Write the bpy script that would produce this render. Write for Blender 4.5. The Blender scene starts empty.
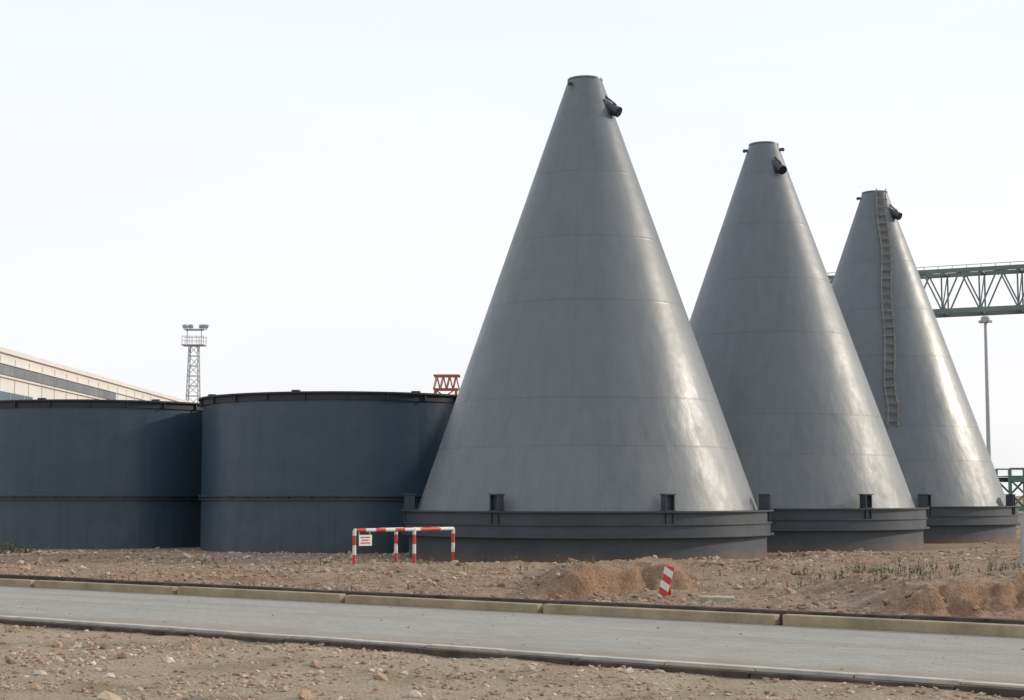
import bpy, math, random
import numpy as np
from mathutils import Vector, Matrix
random.seed(7); rng=np.random.default_rng(11)
S=bpy.context.scene
S.view_settings.view_transform='Standard'
try: S.view_settings.look='None'
except Exception: pass
S.view_settings.exposure=0; S.view_settings.gamma=1
COL=S.collection

# ------------------------------------------------------------------ helpers
class MB:
    def __init__(s): s.v=[]; s.f=[]; s.m=[]; s.sm=[]
    def add(s,vs,fs,mi=0,smooth=False):
        o=len(s.v); s.v+= [tuple(p) for p in vs]
        for f in fs: s.f.append([i+o for i in f]); s.m.append(mi); s.sm.append(smooth)
    def box(s,c,d,mi=0,rz=0,mat=None):
        x,y,z=[k/2 for k in d]
        vs=[Vector(p) for p in [(-x,-y,-z),(x,-y,-z),(x,y,-z),(-x,y,-z),(-x,-y,z),(x,-y,z),(x,y,z),(-x,y,z)]]
        M=mat if mat is not None else Matrix.Translation(c)@Matrix.Rotation(rz,4,'Z')
        s.add([M@p for p in vs],[(0,3,2,1),(4,5,6,7),(0,1,5,4),(1,2,6,5),(2,3,7,6),(3,0,4,7)],mi)
    def beam(s,a,b,w,h=None,mi=0,ext=0):
        a=Vector(a);b=Vector(b);h=h or w
        d=(b-a); L=d.length; d.normalize()
        q=d.to_track_quat('Z','Y').to_matrix().to_4x4()
        if abs(d.z)<0.9:
            side=d.cross(Vector((0,0,1))).normalized(); up=side.cross(d)
            q=Matrix((( side.x,up.x,d.x,0),(side.y,up.y,d.y,0),(side.z,up.z,d.z,0),(0,0,0,1)))
        s.box(None,(w,h,L+ext),mi,mat=Matrix.Translation((a+b)/2)@q)
    def tube(s,a,b,r,n=12,mi=0,r2=None,caps=True,smooth=True):
        a=Vector(a);b=Vector(b);d=(b-a).normalized();q=d.to_track_quat('Z','Y')
        r2=r if r2 is None else r2
        ra=[a+q@Vector((r*math.cos(t),r*math.sin(t),0)) for t in [2*math.pi*i/n for i in range(n)]]
        rb=[b+q@Vector((r2*math.cos(t),r2*math.sin(t),0)) for t in [2*math.pi*i/n for i in range(n)]]
        s.add(ra+rb,[(i,(i+1)%n,n+(i+1)%n,n+i) for i in range(n)],mi,smooth)
        if caps:
            s.add(ra,[tuple(reversed(range(n)))],mi); s.add(rb,[tuple(range(n))],mi)
    def lathe(s,prof,n=128,mi=0):
        for (r0,z0),(r1,z1) in zip(prof[:-1],prof[1:]):
            vs=[(r0*math.cos(2*math.pi*i/n),r0*math.sin(2*math.pi*i/n),z0) for i in range(n)]
            vs+=[(r1*math.cos(2*math.pi*i/n),r1*math.sin(2*math.pi*i/n),z1) for i in range(n)]
            s.add(vs,[(i,(i+1)%n,n+(i+1)%n,n+i) for i in range(n)],mi,True)
    def obj(s,name,mats,parent=None,loc=None,rot=None,bevel=0):
        me=bpy.data.meshes.new(name); me.from_pydata(s.v,[],s.f)
        for m in mats: me.materials.append(m)
        me.polygons.foreach_set('material_index',s.m); me.polygons.foreach_set('use_smooth',s.sm)
        me.update()
        o=bpy.data.objects.new(name,me); COL.objects.link(o)
        if parent: o.parent=parent
        if loc: o.location=loc
        if rot: o.rotation_euler=rot
        if bevel:
            b=o.modifiers.new('bev','BEVEL'); b.width=bevel; b.segments=2; b.limit_method='ANGLE'
        return o
def empty(name,loc=(0,0,0),rz=0):
    e=bpy.data.objects.new(name,None); COL.objects.link(e); e.location=loc; e.rotation_euler=(0,0,rz); e.empty_display_size=.5
    return e

class NT:
    def __init__(s,name):
        s.mat=bpy.data.materials.new(name); s.mat.use_nodes=True
        s.t=s.mat.node_tree; s.b=s.t.nodes['Principled BSDF']
    def n(s,typ,ins=None,**kw):
        nd=s.t.nodes.new(typ)
        for k,v in kw.items(): setattr(nd,k,v)
        for k,v in (ins or {}).items(): s.set(nd,k,v)
        return nd
    def set(s,nd,k,v):
        if isinstance(v,bpy.types.NodeSocket): s.t.links.new(v,nd.inputs[k])
        else: nd.inputs[k].default_value=v
    def math(s,op,a,b=0.,c=None):
        i={0:a,1:b}
        if c is not None: i[2]=c
        return s.n('ShaderNodeMath',i,operation=op).outputs[0]
    def noise(s,vec,scale,detail=4,rough=.55):
        return s.n('ShaderNodeTexNoise',{'Vector':vec,'Scale':scale,'Detail':detail,'Roughness':rough}).outputs[0]
    def ramp(s,fac,stops):
        nd=s.n('ShaderNodeValToRGB',{'Fac':fac}); e=nd.color_ramp.elements
        while len(e)<len(stops): e.new(.5)
        for el,(p,c) in zip(e,stops):
            el.position=p; el.color=(c[0],c[1],c[2],1) if hasattr(c,'__len__') else (c,c,c,1)
        return nd.outputs[0]
    def mix(s,f,a,b,mode='MIX'):
        nd=s.n('ShaderNodeMix',data_type='RGBA',blend_type=mode)
        s.set(nd,0,f)
        for i,v in ((6,a),(7,b)):
            if not isinstance(v,bpy.types.NodeSocket) and len(v)==3: v=(*v,1)
            s.set(nd,i,v)
        return nd.outputs[2]
    def mr(s,v,a,b,c=0.,d=1.):
        return s.n('ShaderNodeMapRange',{0:v,1:a,2:b,3:c,4:d}).outputs[0]
    def out(s,color=None,rough=None,height=None,dist=.02,strength=1.,metal=0.,spec=.5):
        if color is not None:
            if not isinstance(color,bpy.types.NodeSocket) and len(color)==3: color=(*color,1)
            s.set(s.b,'Base Color',color)
        if rough is not None: s.set(s.b,'Roughness',rough)
        s.b.inputs['Metallic'].default_value=metal; s.b.inputs['Specular IOR Level'].default_value=spec
        if height is not None:
            bp=s.n('ShaderNodeBump',{'Height':height,'Distance':dist,'Strength':strength})
            s.t.links.new(bp.outputs[0],s.b.inputs['Normal'])
        return s.mat

def simple(name,c,rough=.6,var=.25,scale=3.,metal=0.,spec=.5,bump=.002):
    m=NT(name); co=m.n('ShaderNodeTexCoord').outputs['Object']
    nz=m.noise(co,scale,6,.65)
    col=m.mix(m.mr(nz,.3,.7),tuple(k*(1-var) for k in c),tuple(min(1,k*(1+var)) for k in c))
    return m.out(col,rough,m.noise(co,scale*12,3),dist=bump,metal=metal,spec=spec)

# ------------------------------------------------------------------ materials
def plate_paint(name,base,dust,lo,hi,sheen_r,zdust,bulge=.02,metal=0.,patch=0.):
    m=NT(name); tc=m.n('ShaderNodeTexCoord'); co=tc.outputs['Object']; uv=tc.outputs['UV']
    sp=m.n('ShaderNodeSeparateXYZ',{0:uv})
    u,v=sp.outputs[0],sp.outputs[1]
    pu=m.math('PINGPONG',u,.5); pv=m.math('PINGPONG',v,.5)
    seam=m.math('MAXIMUM',m.mr(pu,0.,.013,.6,0),m.mr(pv,0.,.018,1,0))
    wn=m.n('ShaderNodeTexWhiteNoise',{'Vector':m.n('ShaderNodeCombineXYZ',{0:m.math('FLOOR',u),1:m.math('FLOOR',v)}).outputs[0]},noise_dimensions='3D').outputs['Value']
    big=m.noise(co,.45,5,.6)
    mp=m.n('ShaderNodeMapping',{'Vector':co,'Scale':(2.2,2.2,.16)}).outputs[0]
    streak=m.noise(mp,1.6,6,.65)
    fine=m.noise(co,9.,6,.7)
    c=m.mix(m.mr(streak,.3,.75),tuple(k*.88 for k in base),tuple(k*1.12 for k in base))
    c=m.mix(m.mr(wn,0,1,0,.4),c,tuple(k*1.22 for k in base))
    z=m.n('ShaderNodeSeparateXYZ',{0:co}).outputs[2]
    df=m.math('MULTIPLY',m.mr(z,zdust[0],zdust[1],1,0),m.mr(m.math('ADD',streak,m.math('MULTIPLY',big,.6)),.55,1.0))
    c=m.mix(m.math('MULTIPLY',df,.5),c,dust)
    c=m.mix(m.math('MULTIPLY',seam,.33),c,tuple(k*.5 for k in base))
    c=m.mix(m.math('MULTIPLY',m.mr(fine,.62,.78),.25),c,tuple(k*.55 for k in base))
    r=m.math('ADD',m.mr(m.noise(co,1.1,6,.7),.3,.7,lo,hi),m.math('MULTIPLY',df,.06))
    r=m.math('ADD',r,m.mr(wn,0,1,-.05,.05))
    h=m.math('ADD',m.math('MULTIPLY',m.math('MULTIPLY',pu,pv),bulge*4),m.math('MULTIPLY',m.noise(co,.8,2,.5),.07))
    if patch:
        pm=m.n('ShaderNodeMapping',{'Vector':co,'Rotation':(.5,.4,.2),'Scale':(1.,1.,.6)}).outputs[0]
        h=m.math('ADD',h,m.math('MULTIPLY',m.math('MULTIPLY',m.noise(pm,2.1,3,.5),m.mr(z,7.,3.5,0,1)),patch))
    h=m.math('ADD',h,m.math('MULTIPLY',seam,.006))
    h=m.math('ADD',h,m.math('MULTIPLY',m.noise(co,3.,3),.006))
    return m.out(c,r,h,dist=1.,strength=.45,spec=sheen_r,metal=metal)
M_CONE=plate_paint('skylit_grey_paint',(.112,.125,.135),(.18,.177,.168),.38,.5,.5,(1.,4.6),patch=.035)  # lighter than ring and drum: skylight on the slope put into the colour
M_TANK=plate_paint('slate_plate_paint',(.033,.055,.078),(.085,.09,.095),.32,.46,.5,(-.2,1.8),bulge=.01)
M_RING=simple('ring_paint',(.036,.046,.058),.5,.3,1.2)
def drum_mat():
    m=NT('drum_paint'); co=m.n('ShaderNodeTexCoord').outputs['Object']
    z=m.n('ShaderNodeSeparateXYZ',{0:co}).outputs[2]
    nz=m.noise(co,1.1,6,.7)
    f=m.mr(m.math('ADD',z,m.math('MULTIPLY',nz,-.5)),-.3,.02,1,0)
    c=m.mix(m.mr(nz,.3,.7),(.03,.042,.052),(.05,.062,.072))
    c=m.mix(m.math('MULTIPLY',f,.8),c,(.15,.08,.05))
    return m.out(c,.6,m.noise(co,8,4),dist=.004)
M_DRUM=drum_mat()
M_DARK=simple('dark_steel',(.02,.024,.03),.6)
M_BLACK=simple('shade_black_opening',(.006,.006,.006),.9)  # shade of the pipe mouth put into the colour
M_LADDER=simple('weathered_ladder',(.20,.175,.135),.7,.3,5)
M_GREEN=simple('green_crane_paint',(.14,.18,.17),.7,.2,.5)
M_GREEN2=simple('green_trestle_paint',(.08,.17,.13),.6,.2,.7)
M_RED=simple('red_crane_paint',(.36,.09,.07),.6,.2,.5)
M_GALV=simple('galvanised_steel',(.36,.38,.39),.5,.15,1.,metal=.2)
M_WHITEWALL=simple('white_cladding',(.62,.60,.56),.8,.07,.15)
M_GLASSBAND=simple('grey_window_band',(.19,.205,.22),.85,.2,.2,spec=.1)
M_BLUEBAND=simple('blue_cladding',(.13,.175,.23),.85,.15,.2,spec=.1)
M_MULL=simple('grey_mullion',(.27,.275,.275),.8,.15,.2)
M_WHITE=simple('white_paint',(.72,.71,.68),.55,.1,8)
M_SIGNRED=simple('red_lettering',(.5,.05,.04),.6)
def stripes(name,axis,period,phase=0.,slant=0.):
    m=NT(name); co=m.n('ShaderNodeTexCoord').outputs['Object']
    s=m.n('ShaderNodeSeparateXYZ',{0:co})
    a=m.math('ADD',s.outputs[axis],m.math('MULTIPLY',s.outputs[0],slant))
    t=m.math('PINGPONG',m.math('ADD',a,phase),period)
    k=m.math('GREATER_THAN',t,period/2)
    nz=m.noise(co,14,5,.7)
    c=m.mix(k,(.66,.64,.60),(.48,.05,.035))
    c=m.mix(m.mr(nz,.58,.75,0,.6),c,(.22,.15,.11))
    return m.out(c,.55)
M_STZ=stripes('red_white_stripes_z',2,.22,.05)
M_STX=stripes('red_white_stripes_x',0,.26,.1)
M_STY=stripes('red_white_stripes_y',1,.26,.1)
M_STM=stripes('red_white_chevron',2,.13,0.,.7)

def soil():
    m=NT('rubble_soil'); co=m.n('ShaderNodeTexCoord').outputs['Object']
    geo=m.n('ShaderNodeNewGeometry')
    big=m.noise(co,.16,4,.6); mid=m.noise(co,1.3,6,.65); fin=m.noise(co,11,8,.75)
    vo=m.n('ShaderNodeTexVoronoi',{'Vector':co,'Scale':20.,'Randomness':1.})
    vc=m.n('ShaderNodeSeparateXYZ',{0:vo.outputs['Color']}).outputs[0]
    c=m.ramp(mid,[(.25,(.14,.082,.054)),(.42,(.225,.14,.092)),(.58,(.29,.195,.132)),(.8,(.38,.285,.205))])
    c=m.mix(m.mr(big,.35,.65,0,.6),c,(.225,.135,.088),'MIX')
    c=m.mix(m.mr(fin,.38,.68,.0,.5),c,(.40,.30,.215))
    c=m.mix(m.math('MULTIPLY',m.mr(vc,.55,1.),.5),c,(.45,.355,.27))
    c=m.mix(m.mr(fin,.28,.45,.7,0),c,(.08,.048,.033))  # small shadows painted dark where the bump is low
    patch=m.noise(co,.38,5,.6)
    c=m.mix(m.mr(patch,.54,.66,0,.45),c,(.40,.315,.225))
    sp=m.n('ShaderNodeSeparateXYZ',{0:co})
    d=m.math('ADD',m.math('MULTIPLY',sp.outputs[0],.574),m.math('MULTIPLY',sp.outputs[1],.819))
    near=m.mr(m.math('ADD',d,m.math('MULTIPLY',mid,1.0)),14.,15.,1,0)
    c=m.mix(m.math('MULTIPLY',near,.5),c,(.47,.38,.28))
    dry=m.math('MULTIPLY',near,m.mr(m.noise(co,.6,4),.52,.64))
    c=m.mix(m.math('MULTIPLY',dry,.55),c,(.21,.16,.085))
    nzz=m.n('ShaderNodeSeparateXYZ',{0:geo.outputs['True Normal']}).outputs[2]
    cut=m.mix(m.mr(m.noise(co,4,7,.75),.35,.65),(.17,.085,.05),(.36,.23,.145))
    c=m.mix(m.mr(nzz,.93,.76,0,.7),c,cut)
    h=m.math('ADD',m.math('MULTIPLY',fin,.8),m.math('MULTIPLY',m.mr(vo.outputs['Distance'],0,.6,1,0),.45))
    return m.out(c,.95,h,dist=.055,strength=1.,spec=.12)
M_SOIL=soil()
def stone_mat():
    m=NT('stones'); co=m.n('ShaderNodeTexCoord').outputs['Object']
    a=m.n('ShaderNodeAttribute',attribute_name='Col').outputs['Color']
    c=m.mix(m.mr(m.noise(co,20,4),.3,.7,0,.5),a,(.25,.165,.115))
    return m.out(c,.95,m.noise(co,40,3),dist=.01,spec=.12)
M_STONE=stone_mat()
def road_mat():
    m=NT('paver_road'); co=m.n('ShaderNodeTexCoord').outputs['Object']
    br=m.n('ShaderNodeTexBrick',{'Vector':co,'Color1':(.275,.262,.238,1),'Color2':(.325,.31,.28,1),'Mortar':(.21,.19,.165,1),'Scale':1.,'Mortar Size':.006,'Mortar Smooth':.5,'Brick Width':.24,'Row Height':.12})
    nz=m.noise(co,.7,6,.65); f=m.noise(co,22,6,.75)
    c=m.mix(m.mr(nz,.35,.7,0,.4),br.outputs[0],(.36,.335,.29))
    c=m.mix(m.mr(m.noise(co,2.2,6,.7),.5,.72,0,.4),c,(.225,.205,.18))
    c=m.mix(m.mr(f,.35,.7,0,.35),c,(.40,.38,.34))
    sp=m.n('ShaderNodeSeparateXYZ',{0:co}); y=sp.outputs[1]
    ny_=m.math('ADD',y,m.math('MULTIPLY',m.math('SUBTRACT',m.noise(co,1.4,5,.7),.5),1.6))
    e=m.math('MAXIMUM',m.mr(ny_,-2.3,-1.5,1,0),m.mr(ny_,1.7,2.4))
    c=m.mix(m.math('MULTIPLY',e,.6),c,(.28,.21,.15))
    mp=m.n('ShaderNodeMapping',{'Vector':co,'Scale':(.12,1.6,1)}).outputs[0]
    c=m.mix(m.mr(m.noise(mp,1.,4),.48,.7,0,.4),c,(.2,.185,.165))
    return m.out(c,.95,m.math('ADD',m.math('MULTIPLY',br.outputs['Fac'],.5),m.math('MULTIPLY',f,-.7)),dist=-.005,spec=.06)
M_ROAD=road_mat()
M_KERB=simple('tan_concrete',(.32,.255,.165),.9,.3,1.6,bump=.008,spec=.15)
M_KERBL=simple('pale_concrete',(.44,.40,.34),.85,.25,2.5,bump=.004)
M_KERBD=simple('shade_toned_concrete',(.085,.066,.054),.95,.45,3,bump=.006,spec=.1)  # dark tone stands for shade in drain slot and on kerb face
M_WEED=simple('weed_leaf',(.115,.12,.05),.8,.4,3)
M_SLAB=simple('broken_concrete',(.36,.30,.21),.9,.2,5,bump=.01)

# ------------------------------------------------------------------ ground height
perm=rng.random((256,256))
def vnoise(x,y):
    xi=np.floor(x).astype(int); yi=np.floor(y).astype(int); fx=x-xi; fy=y-yi
    fx=fx*fx*(3-2*fx); fy=fy*fy*(3-2*fy)
    g=lambda i,j: perm[i%256,j%256]
    return (g(xi,yi)*(1-fx)+g(xi+1,yi)*fx)*(1-fy)+(g(xi,yi+1)*(1-fx)+g(xi+1,yi+1)*fx)*fy
def fbm(x,y,f,o=4):
    t=0;a=.5
    for k in range(o):
        t=t+a*(vnoise(x*f+17.3*k,y*f+9.1*k)-.5); f*=2.03; a*=.5
    return t
ss=lambda a,b,x: (lambda t:t*t*(3-2*t))(np.clip((x-a)/(b-a),0,1))
TX,TY=.819,-.574; NX,NY=.574,.819
D_NEAR,D_FAR=14.16,18.80
SILOS=[(2.07,44.5),(8.45,52.9),(14.12,61.5)]; TANKS=[(-5.28,51.5),(-14.2,55.5)]
def ground(x,y):
    x=np.asarray(x,float); y=np.asarray(y,float)
    d=x*NX+y*NY
    R=np.hypot(x,y-30); far=1-ss(80,200,R)
    rough=fbm(x,y,.45,3)*.2+fbm(x,y,2.2,4)*.17+np.abs(fbm(x,y,4.,3))*.13
    hn=-.085+fbm(x,y,1.6,4)*.09+fbm(x,y,.3,2)*.06
    nf=ss(D_FAR+.3,D_FAR+1.8,d)
    hf=.0+nf*(-.01+rough)
    def bank(x0,x1,yc,amp,depth,slope=0.,face=.5,wl=.8,wr=.7):
        w=ss(x0,x0+wl,x)*(1-ss(x1-wr,x1,x))
        yy=yc+slope*(x-x0)+fbm(x,y*.6,.9,4)*2.0+fbm(x,y,3.,3)*.8
        rag=1+.55*fbm(x,y,1.6,3)+.35*fbm(x,y,6.,3)
        return amp*w*rag*ss(yy-.02,yy+face,y)*(1-ss(yy+face+.4,yy+depth,y))
    hf=hf+bank(.1,3.4,26.2,.44,8.,.6,.42,.9,.6)+bank(4.9,12.5,22.8,.38,8.,.22,.4,1.2,1.)+bank(-6.5,-2.5,30,.10,5.,.2)
    hf=hf-.12*np.exp(-((x-1.6)/1.5)**2-((y-26.0)/.9)**2)-.10*np.exp(-((x-8.)/2.5)**2-((y-22.4)/.7)**2)
    hf=hf+.12*np.exp(-((x-2.2)/1.5)**2-((y-31.6)/1.3)**2)*(1+fbm(x,y,2,3))+.16*np.exp(-((x-8.5)/2.2)**2-((y-28.)/1.3)**2)*(1+fbm(x,y,2,3))
    hf=hf+.09*np.exp(-((y-36.5-.15*x)/1.6)**2)*(.3+1.3*(vnoise(x*.7,y*.3)))*nf
    for cx,cy in SILOS+TANKS:
        dd=np.hypot(x-cx,y-cy); hf=(hf+.06)*(ss(5.0,7.4,dd)*.85+.15)-.06
    h=np.where(d<D_NEAR-.12,hn,np.where(d>D_FAR+.15,hf,-.1))
    return h*far
def axis(a,b,st,lim):
    c=list(np.arange(a,b,st)); s=st; p=a; L=[]
    while p>-lim: s*=1.28; p-=s; L.append(p)
    s=st; q=c[-1]; R=[]
    while q<lim: s*=1.28; q+=s; R.append(q)
    return np.array(L[::-1]+c+R)
gx=axis(-15,17,.07,2500); gy=axis(10.5,46,.07,2500)
X,Y=np.meshgrid(gx,gy); Z=ground(X,Y)
nx,ny=len(gx),len(gy)
idx=np.arange(nx*ny).reshape(ny,nx)
quads=np.stack([idx[:-1,:-1],idx[:-1,1:],idx[1:,1:],idx[1:,:-1]],-1).reshape(-1,4)
def npmesh(name,verts,faces,mat,smooth=False,col=None):
    me=bpy.data.meshes.new(name); k=faces.shape[1]
    me.vertices.add(len(verts)); me.vertices.foreach_set('co',verts.astype(np.float32).ravel())
    me.loops.add(faces.size); me.loops.foreach_set('vertex_index',faces.astype(np.int32).ravel())
    me.polygons.add(len(faces)); me.polygons.foreach_set('loop_start',(np.arange(len(faces))*k).astype(np.int32))
    try: me.polygons.foreach_set('loop_total',np.full(len(faces),k,np.int32))
    except Exception: pass
    me.update(calc_edges=True)
    me.polygons.foreach_set('use_smooth',np.full(len(faces),smooth))
    if col is not None:
        a=me.color_attributes.new('Col','FLOAT_COLOR','POINT'); a.data.foreach_set('color',col.astype(np.float32).ravel())
    me.materials.append(mat); me.validate()
    o=bpy.data.objects.new(name,me); COL.objects.link(o); return o
npmesh('ground',np.stack([X.ravel(),Y.ravel(),Z.ravel()],-1),quads,M_SOIL,True)

# ------------------------------------------------------------------ rubble stones
t=(1+5**.5)/2
ico=np.array([(-1,t,0),(1,t,0),(-1,-t,0),(1,-t,0),(0,-1,t),(0,1,t),(0,-1,-t),(0,1,-t),(t,0,-1),(t,0,1),(-t,0,-1),(-t,0,1)])/np.hypot(1,t)
icf=np.array([(0,11,5),(0,5,1),(0,1,7),(0,7,10),(0,10,11),(1,5,9),(5,11,4),(11,10,2),(10,7,6),(7,1,8),(3,9,4),(3,4,2),(3,2,6),(3,6,8),(3,8,9),(4,9,5),(2,4,11),(6,2,10),(8,6,7),(9,8,1)])
def scatter(n,x0,x1,y0,y1,smin,smax,pw,keep):
    x=rng.uniform(x0,x1,n); y=rng.uniform(y0,y1,n); d=x*NX+y*NY
    k=keep(x,y,d)
    for cx,cy in SILOS+TANKS: k&=np.hypot(x-cx,y-cy)>5.0
    g=(ground(x,y+.12)-ground(x,y-.12))/.24
    k&=(np.abs(g)<.45)|(rng.random(n)<.3)
    x=x[k];y=y[k]; s=smin+(smax-smin)*rng.random(len(x))**pw
    return x,y,s
def clump(x,y): return rng.random(len(x))<.10+1.0*np.clip(fbm(x,y,.8,3)*3.+.38,0,1)
parts=[scatter(46000,-7,7,11,24,.007,.036,3.2,lambda x,y,d:(d<D_NEAR-.2)&clump(x,y)),
       scatter(56000,-18,20,17,48,.016,.06,2.9,lambda x,y,d:(d>D_FAR+.45)&clump(x,y)),
       scatter(2600,-18,20,17,47,.05,.14,2.8,lambda x,y,d:(d>D_FAR+.7)&clump(x,y)),
       scatter(3500,-45,45,40,80,.04,.12,3.,lambda x,y,d:(np.abs(x)<45)&clump(x,y)),
       scatter(650,-7,7,11,24,.03,.10,2.8,lambda x,y,d:(d<D_NEAR-.3)),
       scatter(420,-9,9,11,26,.006,.02,3,lambda x,y,d:(d>D_NEAR+.02)&(d<D_FAR-.2))]
xs=np.concatenate([p[0] for p in parts]);ys=np.concatenate([p[1] for p in parts]);sz=np.concatenate([p[2] for p in parts])
n=len(xs); zs=ground(xs,ys); dd_=xs*NX+ys*NY
zs=np.where((dd_>D_NEAR)&(dd_<D_FAR),.002,zs)
P=ico[None]*(1+rng.uniform(-.28,.28,(n,12,1)))*rng.uniform(.65,1.3,(n,1,3))*np.array([1,1,.65])
ang=rng.uniform(0,6.28,n); c,s=np.cos(ang)[:,None],np.sin(ang)[:,None]
tl=rng.uniform(-.5,.5,n)[:,None]
px=P[...,0]*c-P[...,1]*s; py=P[...,0]*s+P[...,1]*c; pz=P[...,2]+tl*px
V=np.stack([px,py,pz],-1)*sz[:,None,None]+np.stack([xs,ys,zs+sz*.12],-1)[:,None]
F=(icf[None]+12*np.arange(n)[:,None,None]).reshape(-1,3)
pal=np.array([(.43,.33,.245),(.34,.23,.16),(.25,.155,.105),(.56,.48,.39),(.33,.285,.235),(.39,.27,.18),(.17,.11,.08)])
cc=pal[rng.choice(7,n,p=[.25,.23,.17,.11,.06,.13,.05])]*rng.uniform(.85,1.12,(n,1))*np.where(dd_<D_NEAR,1.12,1.)[:,None]
C=np.concatenate([np.repeat(cc,12,0),np.ones((n*12,1))],1)
npmesh('rubble_stones',V.reshape(-1,3),F,M_STONE,False,C)

# ------------------------------------------------------------------ road + kerbs
ang=-math.radians(35)
def sd(s_,d_,z=0): return (TX*s_+NX*d_,TY*s_+NY*d_,z)
dm=(D_NEAR+D_FAR)/2; W=D_FAR-D_NEAR
mb=MB(); L=220
N=60
for i in range(N):
    a=-L/2+L*i/N; b=a+L/N
    mb.add([(a,-W/2,0),(b,-W/2,0),(b,W/2,0),(a,W/2,0)],[(0,1,2,3)])
mb.obj('road',[M_ROAD],loc=sd(0,dm,0.0),rot=(0,0,ang))
e=empty('kerb',sd(0,D_FAR,0),ang)
u_j=[(325,603),(530,612),(770,624)]
sj=[]
for u,v in u_j:
    Zd=1.65*1600/(v-495); xx=(u-512)/1600*Zd
    sj.append(xx*TX+Zd*TY)
step=(sj[2]-sj[0])/2
sj=[sj[0]+step*k for k in range(-20,20)]
mb=MB()
for a,b in zip(sj[:-1],sj[1:]):
    j=random.uniform(-.015,.015)
    mb.box((( a+b)/2,.09+j,.04+random.uniform(-.012,.012)),(b-a-.10,.16,.17),0,rz=random.uniform(-.003,.003))
mb.obj('concrete_beams',[M_KERB],e,bevel=.015)
mb=MB()
p=-90
while p<90:
    q=p+2.5; mb.box(((p+q)/2,.34,.05+random.uniform(-.012,.012)),(q-p-.02,.16,.24)); p=q
mb.box((0,.2,-.03),(180,.1,.1)); mb.obj('drain_lip',[M_KERBD],e,bevel=.01)  # lip and bar coloured dark to read as the shaded drain slot
e=empty('kerb',sd(0,D_NEAR,0),ang)
mb=MB(); p=-80
while p<80:
    q=p+1.0; mb.box(((p+q)/2,-.06+random.uniform(-.006,.006),-.035+random.uniform(-.004,.004)),(q-p-.012,.12,.09)); p=q
mb.obj('edge_strip',[M_KERBL],e,bevel=.006)
mb=MB(); p=-85
while p<85:
    q=p+2.; mb.box(((p+q)/2,-.19+random.uniform(-.012,.012),-.065+random.uniform(-.008,.008)),(q-p-.015,.14,.09),rz=random.uniform(-.004,.004)); p=q
mb.obj('drain_side',[M_KERBD],e,bevel=.006)  # strip coloured dark in place of shade on the kerb face

# ------------------------------------------------------------------ silo cones
ZB=[1.25,2.9,4.15,6.8,8.6,10.5,12.3,13.33]; PL=[14,14,12,10,8,6,4]
R0,R1=4.68,.485; RR=.06
def cone_r(z): return R0+(R1-R0)*(z-ZB[0])/(ZB[-1]-ZB[0])
def uvlathe(name,prof,plates,mat,parent,n=168):
    me=bpy.data.meshes.new(name); vs=[];fs=[];uvs=[]
    for k,((r0,z0),(r1,z1)) in enumerate(zip(prof[:-1],prof[1:])):
        o=len(vs); sub=3
        for q in range(sub+1):
            r=r0+(r1-r0)*q/sub; z=z0+(z1-z0)*q/sub
            vs+=[(r*math.cos(2*math.pi*i/n),r*math.sin(2*math.pi*i/n),z) for i in range(n)]
        off=.37*k+.11
        for q in range(sub):
            for i in range(n):
                b_=o+q*n
                fs.append((b_+i,b_+(i+1)%n,b_+n+(i+1)%n,b_+n+i))
                ua=i/n*plates[k]+off; ub=(i+1)/n*plates[k]+off
                uvs+=[(ua,k+q/sub),(ub,k+q/sub),(ub,k+(q+1)/sub),(ua,k+(q+1)/sub)]
    me.from_pydata(vs,[],fs); uv=me.uv_layers.new(name='UVMap')
    uv.data.foreach_set('uv',np.array(uvs,np.float32).ravel())
    me.polygons.foreach_set('use_smooth',[True]*len(fs)); me.materials.append(mat); me.update()
    o=bpy.data.objects.new(name,me); COL.objects.link(o); o.parent=parent; return o
def pol(phi,r,z):
    a=math.radians(phi); return Vector((r*math.sin(a),-r*math.cos(a),z))
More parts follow.
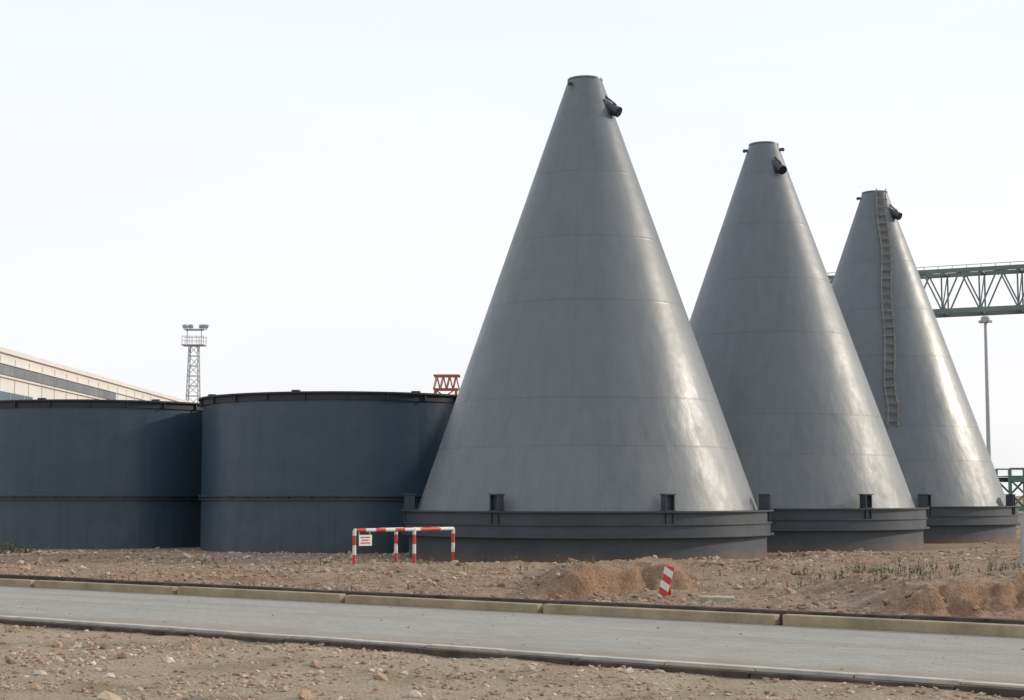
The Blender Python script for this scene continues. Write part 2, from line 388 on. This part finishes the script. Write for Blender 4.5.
def silo(cx,cy,b0,trun,lugs,rot,ladder=None):
    e=empty('conical_steel_silo',(cx,cy,0))
    o=uvlathe('cone_shell',[(cone_r(z),z) for z in ZB],PL,M_CONE,e); o.rotation_euler=(0,0,rot)
    mb=MB(); mb.lathe([(R1,ZB[-1]),(R1+.015,ZB[-1]),(R1+.01,ZB[-1]+.05),(R1-.05,ZB[-1]+.06),(0.001,ZB[-1]+.08)],48); mb.obj('top_cap',[M_CONE],e)
    mb=MB(); mb.lathe([(r+RR,z) for r,z in [(4.55,1.25),(5.05,1.25),(5.05,1.215),(4.95,1.215),(4.95,.93),(5.0,.93),(5.0,.9),(4.95,.9),(4.95,.63),(5.05,.63),(5.05,.59),(4.85,.59)]],168); mb.obj('ring_beam',[M_RING],e)
    mb=MB(); mb.lathe([(4.85+RR,.59),(4.85+RR,-.4)],168); mb.obj('drum_skirt',[M_DRUM],e)
    mb=MB()
    for k in range(7):
        ph=b0+k*360/7; a=math.radians(ph)-math.pi/2
        def bx(r,tang,z,d):
            M=Matrix.Rotation(a,4,'Z')@Matrix.Translation((r+RR,tang,z)); mb.box(None,d,0,mat=M)
        bx(4.86,-.11,1.45,(.28,.03,.40)); bx(4.86,.11,1.45,(.28,.03,.40)); bx(4.86,0,1.45,(.03,.19,.40))
        bx(4.86,0,1.667,(.32,.32,.03)); bx(4.86,0,1.262,(.34,.30,.02))
        bx(4.975,-.10,1.075,(.05,.025,.27)); bx(4.975,.10,1.075,(.05,.025,.27))
    mb.obj('lifting_brackets',[M_RING],e,bevel=.004)
    mb=MB(); z=12.5; p=pol(trun,cone_r(z)-.12,z+.05); q=pol(trun,cone_r(z)+.31,z-.2)
    mb.tube(p,q,.13,20,0,r2=.15,caps=False); dirn=(q-p).normalized()
    mb.tube(q-dirn*.02,q+dirn*.004,.12,20,1)  # black disc painted in for the shade inside the open pipe
    mb.beam(pol(trun,cone_r(z+.34)-.03,z+.34),pol(trun,cone_r(z)+.22,z+.02),.03,.05,0)
    mb.beam(pol(trun,cone_r(z+.2)+.01,z+.2),pol(trun,cone_r(z-.25)+.01,z-.25),.34,.025,0)
    mb.obj('trunnion_pipe',[M_RING,M_BLACK],e)
    mb=MB()
    for ph in lugs:
        z=13.15
        p=pol(ph,cone_r(z)-.03,z); q=pol(ph,cone_r(z)+.10,z+.01)
        mb.beam(p,q,.03,.10)
        c=pol(ph,cone_r(z)+.10,z)
        tdir=Vector((math.cos(math.radians(ph)),math.sin(math.radians(ph)),0))*.02
        mb.tube(c-tdir,c+tdir,.06,14)
    mb.obj('eye_lugs',[M_RING],e)
    if ladder is not None:
        mb=MB(); zt,zb=13.4,4.15; w=.18; l0,l1=ladder
        def lp(z,side,lat=0.):
            zz=min(z,13.3); ph=l1+(l0-l1)*max(0,(z-zb)/(zt-zb))**2.2; wob=.035*math.sin(z*1.9)+lat
            base=pol(ph,cone_r(zz)+.12+(0.03*math.sin(z*3)),z)
            td=Vector((math.cos(math.radians(ph)),math.sin(math.radians(ph)),0))
            return base+td*(side*w+wob)
        LT=lambda z: -.10*max(0,(4.9-z))**2+.1*max(0,.35-abs(z-4.9))
        nseg=44; prevs=None
        for i in range(nseg+1):
            z=zt-(zt-zb)*i/nseg
            cur=(lp(z,-1,LT(z)),lp(z,1,LT(z)))
            if prevs:
                for k in (0,1): mb.beam(prevs[k],cur[k],.04,.045,0,ext=.01)
            prevs=cur
        k=0; z=zt-.1
        while z>zb:
            dz=random.uniform(-.02,.02)
            mb.beam(lp(z+dz,-1.3,LT(z)),lp(z-dz,1.3,LT(z)),.05,.045,0); z-=.32
            k+=1
            if k%6==0:
                c=lp(z,-1,LT(z)); rr=Vector((c.x,c.y,0)).normalized(); mb.beam(c,c-rr*.14,.03)
        mb.obj('rung_ladder',[M_LADDER],e)
    return e
silo(*SILOS[0],21.5,58,[-45,135,-150],.3)
silo(*SILOS[1],27.,26,[-90,68],1.4)
silo(*SILOS[2],57.,46,[-95,150],2.3,ladder=(8,-5.5))

# ------------------------------------------------------------------ open tanks
def tank(cx,cy,rot):
    e=empty('steel_storage_tank',(cx,cy,0)); H=4.68; R=4.60
    o=uvlathe('tank_shell',[(R,-.4),(R,1.62),(R,H)],[7,7],M_TANK,e); o.rotation_euler=(0,0,rot)
    mb=MB(); mb.lathe([(R,1.50),(R+.09,1.50),(R+.09,1.535),(R+.012,1.535)]); mb.lathe([(R+.012,1.60),(R+.10,1.60),(R+.10,1.64),(R,1.64)]); mb.obj('mid_flange',[M_RING],e)
    mb=MB(); mb.lathe([(R,H-.24),(R+.05,H-.24),(R+.05,H-.05),(R+.14,H-.05),(R+.14,H),(R-.1,H),(R-.1,H-.2),(R-.03,H-.2),(R-.03,-.3)]); mb.obj('top_rim',[M_DARK],e)
    mb=MB()
    for k in range(24):
        a=2*math.pi*k/24+rot
        mb.box(None,(.10,.04,.2),0,mat=Matrix.Rotation(a,4,'Z')@Matrix.Translation((R+.06,0,H-.145)))
    for k in range(8):
        a=2*math.pi*k/8+rot+.2
        mb.box(None,(.18,.22,.05),0,mat=Matrix.Rotation(a,4,'Z')@Matrix.Translation((R+.02,0,H+.025)))
    for k in range(40):
        a=2*math.pi*k/40+rot
        mb.tube(Matrix.Rotation(a,4,'Z')@Vector((R+.06,0,1.49)),Matrix.Rotation(a,4,'Z')@Vector((R+.06,0,1.65)),.018,6)
    mb.obj('rim_lugs',[M_DARK],e)
tank(*TANKS[0],.35); tank(*TANKS[1],1.2)

# ------------------------------------------------------------------ barrier frame
gz=lambda x,y: float(ground(np.array([x]),np.array([y]))[0])
FL=Vector((-3.62,37.0,0)); FR=Vector((-2.30,37.9,0)); BR=Vector((-1.43,39.1,0)); BL=FL+BR-FR
rz=math.atan2(FR.y-FL.y,FR.x-FL.x); e=empty('striped_safety_barrier',(FL.x,FL.y,0),rz)
loc=lambda p: Matrix.Rotation(-rz,3,'Z')@(p-FL)
pts=[loc(p) for p in (FL,FR,BR,BL)]
ht=.84
mb=MB()
for p,w in zip(pts,(FL,FR,BR,BL)): mb.tube((p.x,p.y,gz(w.x,w.y)-.1),(p.x,p.y,ht),.042,12)
mb.obj('posts',[M_STZ],e)
mb=MB(); up=Vector((0,0,ht))
for a,b in ((0,1),(3,2)): mb.tube(pts[a]+up,pts[b]+up,.042,12)
mb.obj('long_rails',[M_STX],e)
mb=MB()
for a,b in ((0,3),(1,2)): mb.tube(pts[a]+up,pts[b]+up,.042,12)
mb.obj('cross_rails',[M_STY],e)
mb=MB(); mb.box((.26,-.05,.61),(.34,.012,.25),0)
for i in range(3): mb.box((.26+random.uniform(-.02,.02),-.0585,.68-.065*i),(.24-.05*(i%2),.004,.025),1)
mb.tube((.12,0,.73),(.12,0,.84),.008,6); mb.tube((.40,0,.73),(.40,0,.84),.008,6)
mb.obj('notice_board',[M_WHITE,M_SIGNRED],e)

# leaning marker
mx=2.46; my=26.6
e=empty('striped_marker_post',(mx,my,gz(mx,my)-.05))
mb=MB(); M=Matrix.Rotation(math.radians(15),4,'Y')
mb.box(None,(.15,.07,.56),0,mat=M@Matrix.Translation((0,0,.28)))
o=mb.obj('striped_panel',[M_STM],e,bevel=.012)
mb=MB(); mb.beam((.17,.2,-.05),(.11,.03,.40),.05); mb.obj('prop_leg',[M_STZ],e,bevel=.005)
sx,sy=3.15,25.0
mb=MB(); z=gz(sx,sy)
mb.add([(-.3,-.16,0),(.26,-.2,0),(.33,.1,0),(.1,.2,0),(-.25,.17,0),(-.29,-.15,.09),(.25,-.19,.1),(.32,.09,.1),(.1,.19,.09),(-.24,.16,.08)],[(4,3,2,1,0),(5,6,7,8,9),(0,1,6,5),(1,2,7,6),(2,3,8,7),(3,4,9,8),(4,0,5,9)])
mb.obj('concrete_slab',[M_SLAB],loc=(sx,sy,z+.03),rot=(.04,.05,.2),bevel=.01)
mb=MB(); mb.tube((0,0,-.1),(0,0,1.15),.06,14); mb.tube((0,0,1.15),(0,0,1.18),.075,14); mb.tube((0,0,0),(0,0,.05),.11,14)
mb.obj('bollard_post',[M_GALV],loc=(11.9,37.5,gz(11.9,37.5)))

# ------------------------------------------------------------------ weeds
mb=MB()
def tuft(x,y,n,h,sp):
    for i in range(n):
        a=random.uniform(0,6.28); r=random.uniform(0,sp); bx_=x+r*math.cos(a); by=y+r*math.sin(a); z=gz(bx_,by)
        hh=h*random.uniform(.4,1.1); a=random.uniform(0,6.28); lean=random.uniform(.1,.6)*hh
        w=random.uniform(.004,.010); t=Vector((math.cos(a),math.sin(a),0)); s_=Vector((-t.y,t.x,0))*w
        b=Vector((bx_,by,z-.02)); m_=b+t*lean*.35+Vector((0,0,hh*.6)); tp=b+t*lean+Vector((0,0,hh))
        mb.add([b-s_,b+s_,m_+s_*.9,m_-s_*.9,tp],[(0,1,2,3),(3,2,4)])
        if random.random()<.7:
            for k in range(6):
                c=b.lerp(m_,random.uniform(.2,1)); d=Vector((random.uniform(-1,1),random.uniform(-1,1),random.uniform(.2,1))).normalized()*hh*.22
                q=d.cross(Vector((0,0,1))).normalized()*hh*.06
                mb.add([c,c+d*.5+q,c+d,c+d*.5-q],[(0,1,2,3)])
def P(u,v):
    Zd=1.65*1600/(v-495); return ((u-512)/1600*Zd,Zd)
spots=[(12,552,60,.42,.9),(30,553,30,.35,.6),(-10,553,60,.45,.9),(595,561,16,.55,.25),(515,562,10,.35,.3),(560,566,8,.3,.3),(832,583,22,.32,.7),(862,580,22,.38,.6),(880,575,28,.4,.8),(910,578,20,.32,.7),(950,575,20,.3,.8),(800,575,12,.26,.5),(985,590,22,.26,.8),(930,592,22,.26,.8),(300,575,8,.2,.4),(150,566,10,.25,.4),(760,573,10,.25,.4),(60,690,22,.06,.5),(20,697,26,.07,.5),(480,560,10,.3,.3),(1010,572,18,.35,.6)]
for u,v,n_,h,sp in spots: tuft(*P(u,v),n_,h,sp)
for i in range(190):
    x=random.uniform(-16,18); y=random.uniform(24,42)
    if x*NX+y*NY>D_FAR+1.5 and all(math.hypot(x-a,y-b)>5.6 for a,b in SILOS+TANKS): tuft(x,y,random.randint(3,9),random.uniform(.08,.24),.3)
mb.obj('weeds',[M_WEED])

# ------------------------------------------------------------------ factory building left
e=empty('factory_building',(-43,0,0))
mb=MB(); mb.box((-17.5,146,6.6),(35,132,14.0)); mb.obj('walls',[M_WHITEWALL],e)
mb=MB(); mb.box((-17.5,146,13.8),(35.5,132.5,.4)); mb.obj('parapet_coping',[M_WHITEWALL],e)
mb=MB(); mb.box((.06,127,12.2),(.12,92,.8)); mb.obj('upper_window_band',[M_GLASSBAND],e)
mb=MB(); mb.box((.06,112,9.7),(.12,62,1.3)); mb.obj('lower_window_band',[M_BLUEBAND],e)
mb=MB()
for k in range(47): mb.box((.13,81+k*1.98,12.2),(.04,.12,.82))
for k in range(16): mb.box((.13,81+k*3.96,9.7),(.04,.16,1.32))
mb.obj('mullions',[M_MULL],e)
mb=MB()
for k in range(33): mb.box((.03,82+k*4,6.5),(.06,.06,13.6))
mb.box((.09,146,12.72),(.2,132,.1)); mb.box((.09,146,11.6),(.2,132,.1))
mb.obj('cladding_ribs',[M_WHITEWALL],e)

# ------------------------------------------------------------------ floodlight tower
def lattice(mb,c,w0,w1,z0,z1,n,r,mi=0):
    cs=[(-1,-1),(1,-1),(1,1),(-1,1)]
    def p(k,z):
        w=w0+(w1-w0)*(z-z0)/(z1-z0); return Vector((c[0]+cs[k%4][0]*w/2,c[1]+cs[k%4][1]*w/2,z))
    for k in range(4): mb.beam(p(k,z0),p(k,z1),r*1.5,mi=mi)
    for i in range(n):
        a=z0+(z1-z0)*i/n; b=z0+(z1-z0)*(i+1)/n
        for k in range(4):
            mb.beam(p(k,b),p(k+1,b),r,mi=mi)
            if i%2: mb.beam(p(k,a),p(k+1,b),r,mi=mi)
            else: mb.beam(p(k+1,a),p(k,b),r,mi=mi)
e=empty('floodlight_tower',(-44.9,225,0))
mb=MB(); lattice(mb,(0,0),2.5,1.2,0,22.6,16,.08); mb.obj('lattice_mast',[M_GALV],e)
mb=MB(); mb.box((0,0,22.7),(3.2,2.2,.14)); mb.box((0,0,24.9),(2.6,1.6,.1))
for x in (-1.5,-.5,.5,1.5):
    for y in (-1,1): mb.beam((x,y,22.7),(x,y,24.0),.07)
for y in (-1,1): mb.beam((-1.5,y,23.9),(1.5,y,23.9),.07); mb.beam((-1.5,y,23.3),(1.5,y,23.3),.05)
for x in (-1.,1.): mb.beam((x,0,22.7),(x,0,25.4),.1)
mb.beam((-1.5,0,25.0),(1.8,0,25.0),.12)
mb.obj('platform',[M_GALV],e)
mb=MB()
for x,ry in ((-1.2,-.5),(-.4,-.3),(1.7,.6),(1.1,.2)):
    M=Matrix.Translation((x,-.5,25.35))@Matrix.Rotation(ry,4,'Z')@Matrix.Rotation(.5,4,'X')
    mb.box(None,(.7,.35,.5),0,mat=M)
mb.obj('floodlights',[M_GALV],e,bevel=.03)

# red crane behind tanks
e=empty('red_lattice_crane',(-8.3,200,0))
mb=MB(); lattice(mb,(0,0),2.6,2.6,0,14.8,8,.16)
for y in (-1.2,1.2):
    mb.beam((-1.5,y,14.8),(1.6,y,14.8),.2); mb.beam((-1.5,y,16.5),(1.8,y,16.5),.22)
    for i in range(4):
        a=-1.5+.8*i; mb.beam((a,y,14.8),(a+.4,y,16.5),.12); mb.beam((a+.4,y,16.5),(a+.8,y,14.8),.12)
mb.obj('crane_head',[M_RED],e)

# ------------------------------------------------------------------ gantry crane right
e=empty('gantry_crane',(0,0,0))
A=Vector((20.5,127,0)); B=Vector((48,114,0)); dr=(B-A).normalized(); nr=Vector((-dr.y,dr.x,0)); Lg=(B-A).length
zt,zb=18.5,15.45
mb=MB(); npan=11
for sgn in (-1,1):
    o=nr*sgn*1.3
    mb.beam(A+o+Vector((0,0,zt)),B+o+Vector((0,0,zt)),.26,.30)
    mb.beam(A+o+Vector((0,0,zb)),B+o+Vector((0,0,zb)),.30,.36)
    for i in range(npan+1):
        p=A+dr*(Lg*i/npan)+o
        mb.beam(p+Vector((0,0,zb)),p+Vector((0,0,zt)),.10)
        if i<npan:
            q=A+dr*(Lg*(i+1)/npan)+o; md=(p+q)/2
            mb.beam(p+Vector((0,0,zb)),md+Vector((0,0,zt)),.11); mb.beam(md+Vector((0,0,zt)),q+Vector((0,0,zb)),.11)
for i in range(npan+1):
    p=A+dr*(Lg*i/npan)
    for z in (zt,zb): mb.beam(p-nr*1.3+Vector((0,0,z)),p+nr*1.3+Vector((0,0,z)),.13)
    if i<npan:
        q=A+dr*(Lg*(i+1)/npan); mb.beam(p-nr*1.3+Vector((0,0,zt)),q+nr*1.3+Vector((0,0,zt)),.1)
        mb.beam(p-nr*1.3+Vector((0,0,zb)),q+nr*1.3+Vector((0,0,zb)),.1)
        mb.beam(p-nr*1.3+Vector((0,0,zb)),p+nr*1.3+Vector((0,0,zt)),.08)
mb.beam(A-nr*1.5+Vector((0,0,zt+.35)),B-nr*1.5+Vector((0,0,zt+.35)),.04)
for i in range(30):
    p=A+dr*(Lg*i/29)-nr*1.5; mb.beam(p+Vector((0,0,zt)),p+Vector((0,0,zt+.35)),.03)
mb.obj('truss_girder',[M_GREEN],e)
mb=MB()
for f in (.28,.97):
    p=A+dr*Lg*f
    for sgn in (-1,1): mb.beam(p+nr*sgn*2.2,p+nr*sgn*1.2+Vector((0,0,zb)),.6)
    mb.beam(p-nr*1.8+Vector((0,0,7)),p+nr*1.8+Vector((0,0,7)),.4)
mb.obj('support_legs',[M_GREEN],e)

# lamp mast
e=empty('lamp_mast',(29.75,100,0))
mb=MB(); mb.tube((0,0,0),(0,0,12.6),.16,12,r2=.09); mb.obj('pole',[M_GALV],e)
mb=MB(); mb.lathe([(.05,12.4),(.25,12.5),(.28,12.75),(.1,12.9),(.001,12.92)],20)
for k in range(6):
    a=k*math.pi/3; mb.box(None,(.18,.18,.14),0,mat=Matrix.Rotation(a,4,'Z')@Matrix.Translation((.32,0,12.5)))
mb.obj('lamp_head',[M_GALV],e)

# green trestle low right
e=empty('green_steel_trestle',(27.3,88,0))
mb=MB()
for y in (0,2.5):
    for k in range(8):
        mb.beam((k*1.6,y,0),(k*1.6,y,3.1),.16)
        if k<7: mb.beam((k*1.6,y,.9),(k*1.6+1.6,y,2.5),.09); mb.beam((k*1.6,y,2.5),(k*1.6+1.6,y,.9),.09)
    for z in (.9,2.5): mb.beam((0,y,z),(11.2,y,z),.24,.26)
    mb.beam((0,y,3.1),(11.2,y,3.1),.08)
mb.box((5.6,1.25,2.68),(11.2,2.4,.06))
mb.obj('trestle_frame',[M_GREEN2],e)

# ------------------------------------------------------------------ light
sd_=Vector((.88,.22,.38)).normalized()
el=math.asin(sd_.z); az=math.atan2(sd_.x,sd_.y)
W_=bpy.data.worlds.new('World'); S.world=W_; W_.use_nodes=True; nt=W_.node_tree; nt.nodes.clear()
N_=lambda t: nt.nodes.new(t)
sky=N_('ShaderNodeTexSky'); sky.sky_type='NISHITA'; sky.sun_disc=False; sky.sun_elevation=el; sky.sun_rotation=az
sky.air_density=1.; sky.dust_density=3.; sky.ozone_density=1.
b1=N_('ShaderNodeBackground'); nt.links.new(sky.outputs[0],b1.inputs[0]); b1.inputs[1].default_value=.1
tc=N_('ShaderNodeTexCoord'); sp=N_('ShaderNodeSeparateXYZ'); nt.links.new(tc.outputs['Generated'],sp.inputs[0])
rp=N_('ShaderNodeValToRGB'); nt.links.new(sp.outputs[2],rp.inputs[0])
els=rp.color_ramp.elements; els[0].position=0.; els[0].color=(.84,.84,.86,1); els[1].position=.5; els[1].color=(.78,.86,.95,1)
x=els.new(.14); x.color=(.87,.875,.90,1)
mpn=N_('ShaderNodeMapping'); mpn.inputs['Scale'].default_value=(1,1,5); nt.links.new(tc.outputs['Generated'],mpn.inputs[0])
nz=N_('ShaderNodeTexNoise'); nz.inputs['Scale'].default_value=2.2; nz.inputs['Detail'].default_value=5; nt.links.new(mpn.outputs[0],nz.inputs['Vector'])
mr=N_('ShaderNodeMapRange'); mr.inputs[1].default_value=.35; mr.inputs[2].default_value=.7; mr.inputs[3].default_value=1.22; mr.inputs[4].default_value=1.31
nt.links.new(nz.outputs[0],mr.inputs[0])
b2=N_('ShaderNodeBackground'); nt.links.new(rp.outputs[0],b2.inputs[0]); nt.links.new(mr.outputs[0],b2.inputs[1])
mx_=N_('ShaderNodeMixShader'); mx_.inputs[0].default_value=.85
nt.links.new(b1.outputs[0],mx_.inputs[1]); nt.links.new(b2.outputs[0],mx_.inputs[2])
ow=N_('ShaderNodeOutputWorld'); nt.links.new(mx_.outputs[0],ow.inputs[0])
ld=bpy.data.lights.new('sun','SUN'); ld.energy=2.5; ld.angle=math.radians(1.2); ld.color=(1,.9,.76)
lo=bpy.data.objects.new('sun',ld); COL.objects.link(lo); lo.rotation_euler=sd_.to_track_quat('Z','Y').to_euler(); lo.location=(30,10,30)

cd=bpy.data.cameras.new('camera'); cam=bpy.data.objects.new('camera',cd); COL.objects.link(cam)
cam.location=(0,0,1.65); cam.rotation_euler=(math.radians(90)+math.atan(145/1600),0,0)
cd.sensor_width=36; cd.lens=56.25; cd.clip_end=6000; cd.clip_start=.1
S.camera=cam
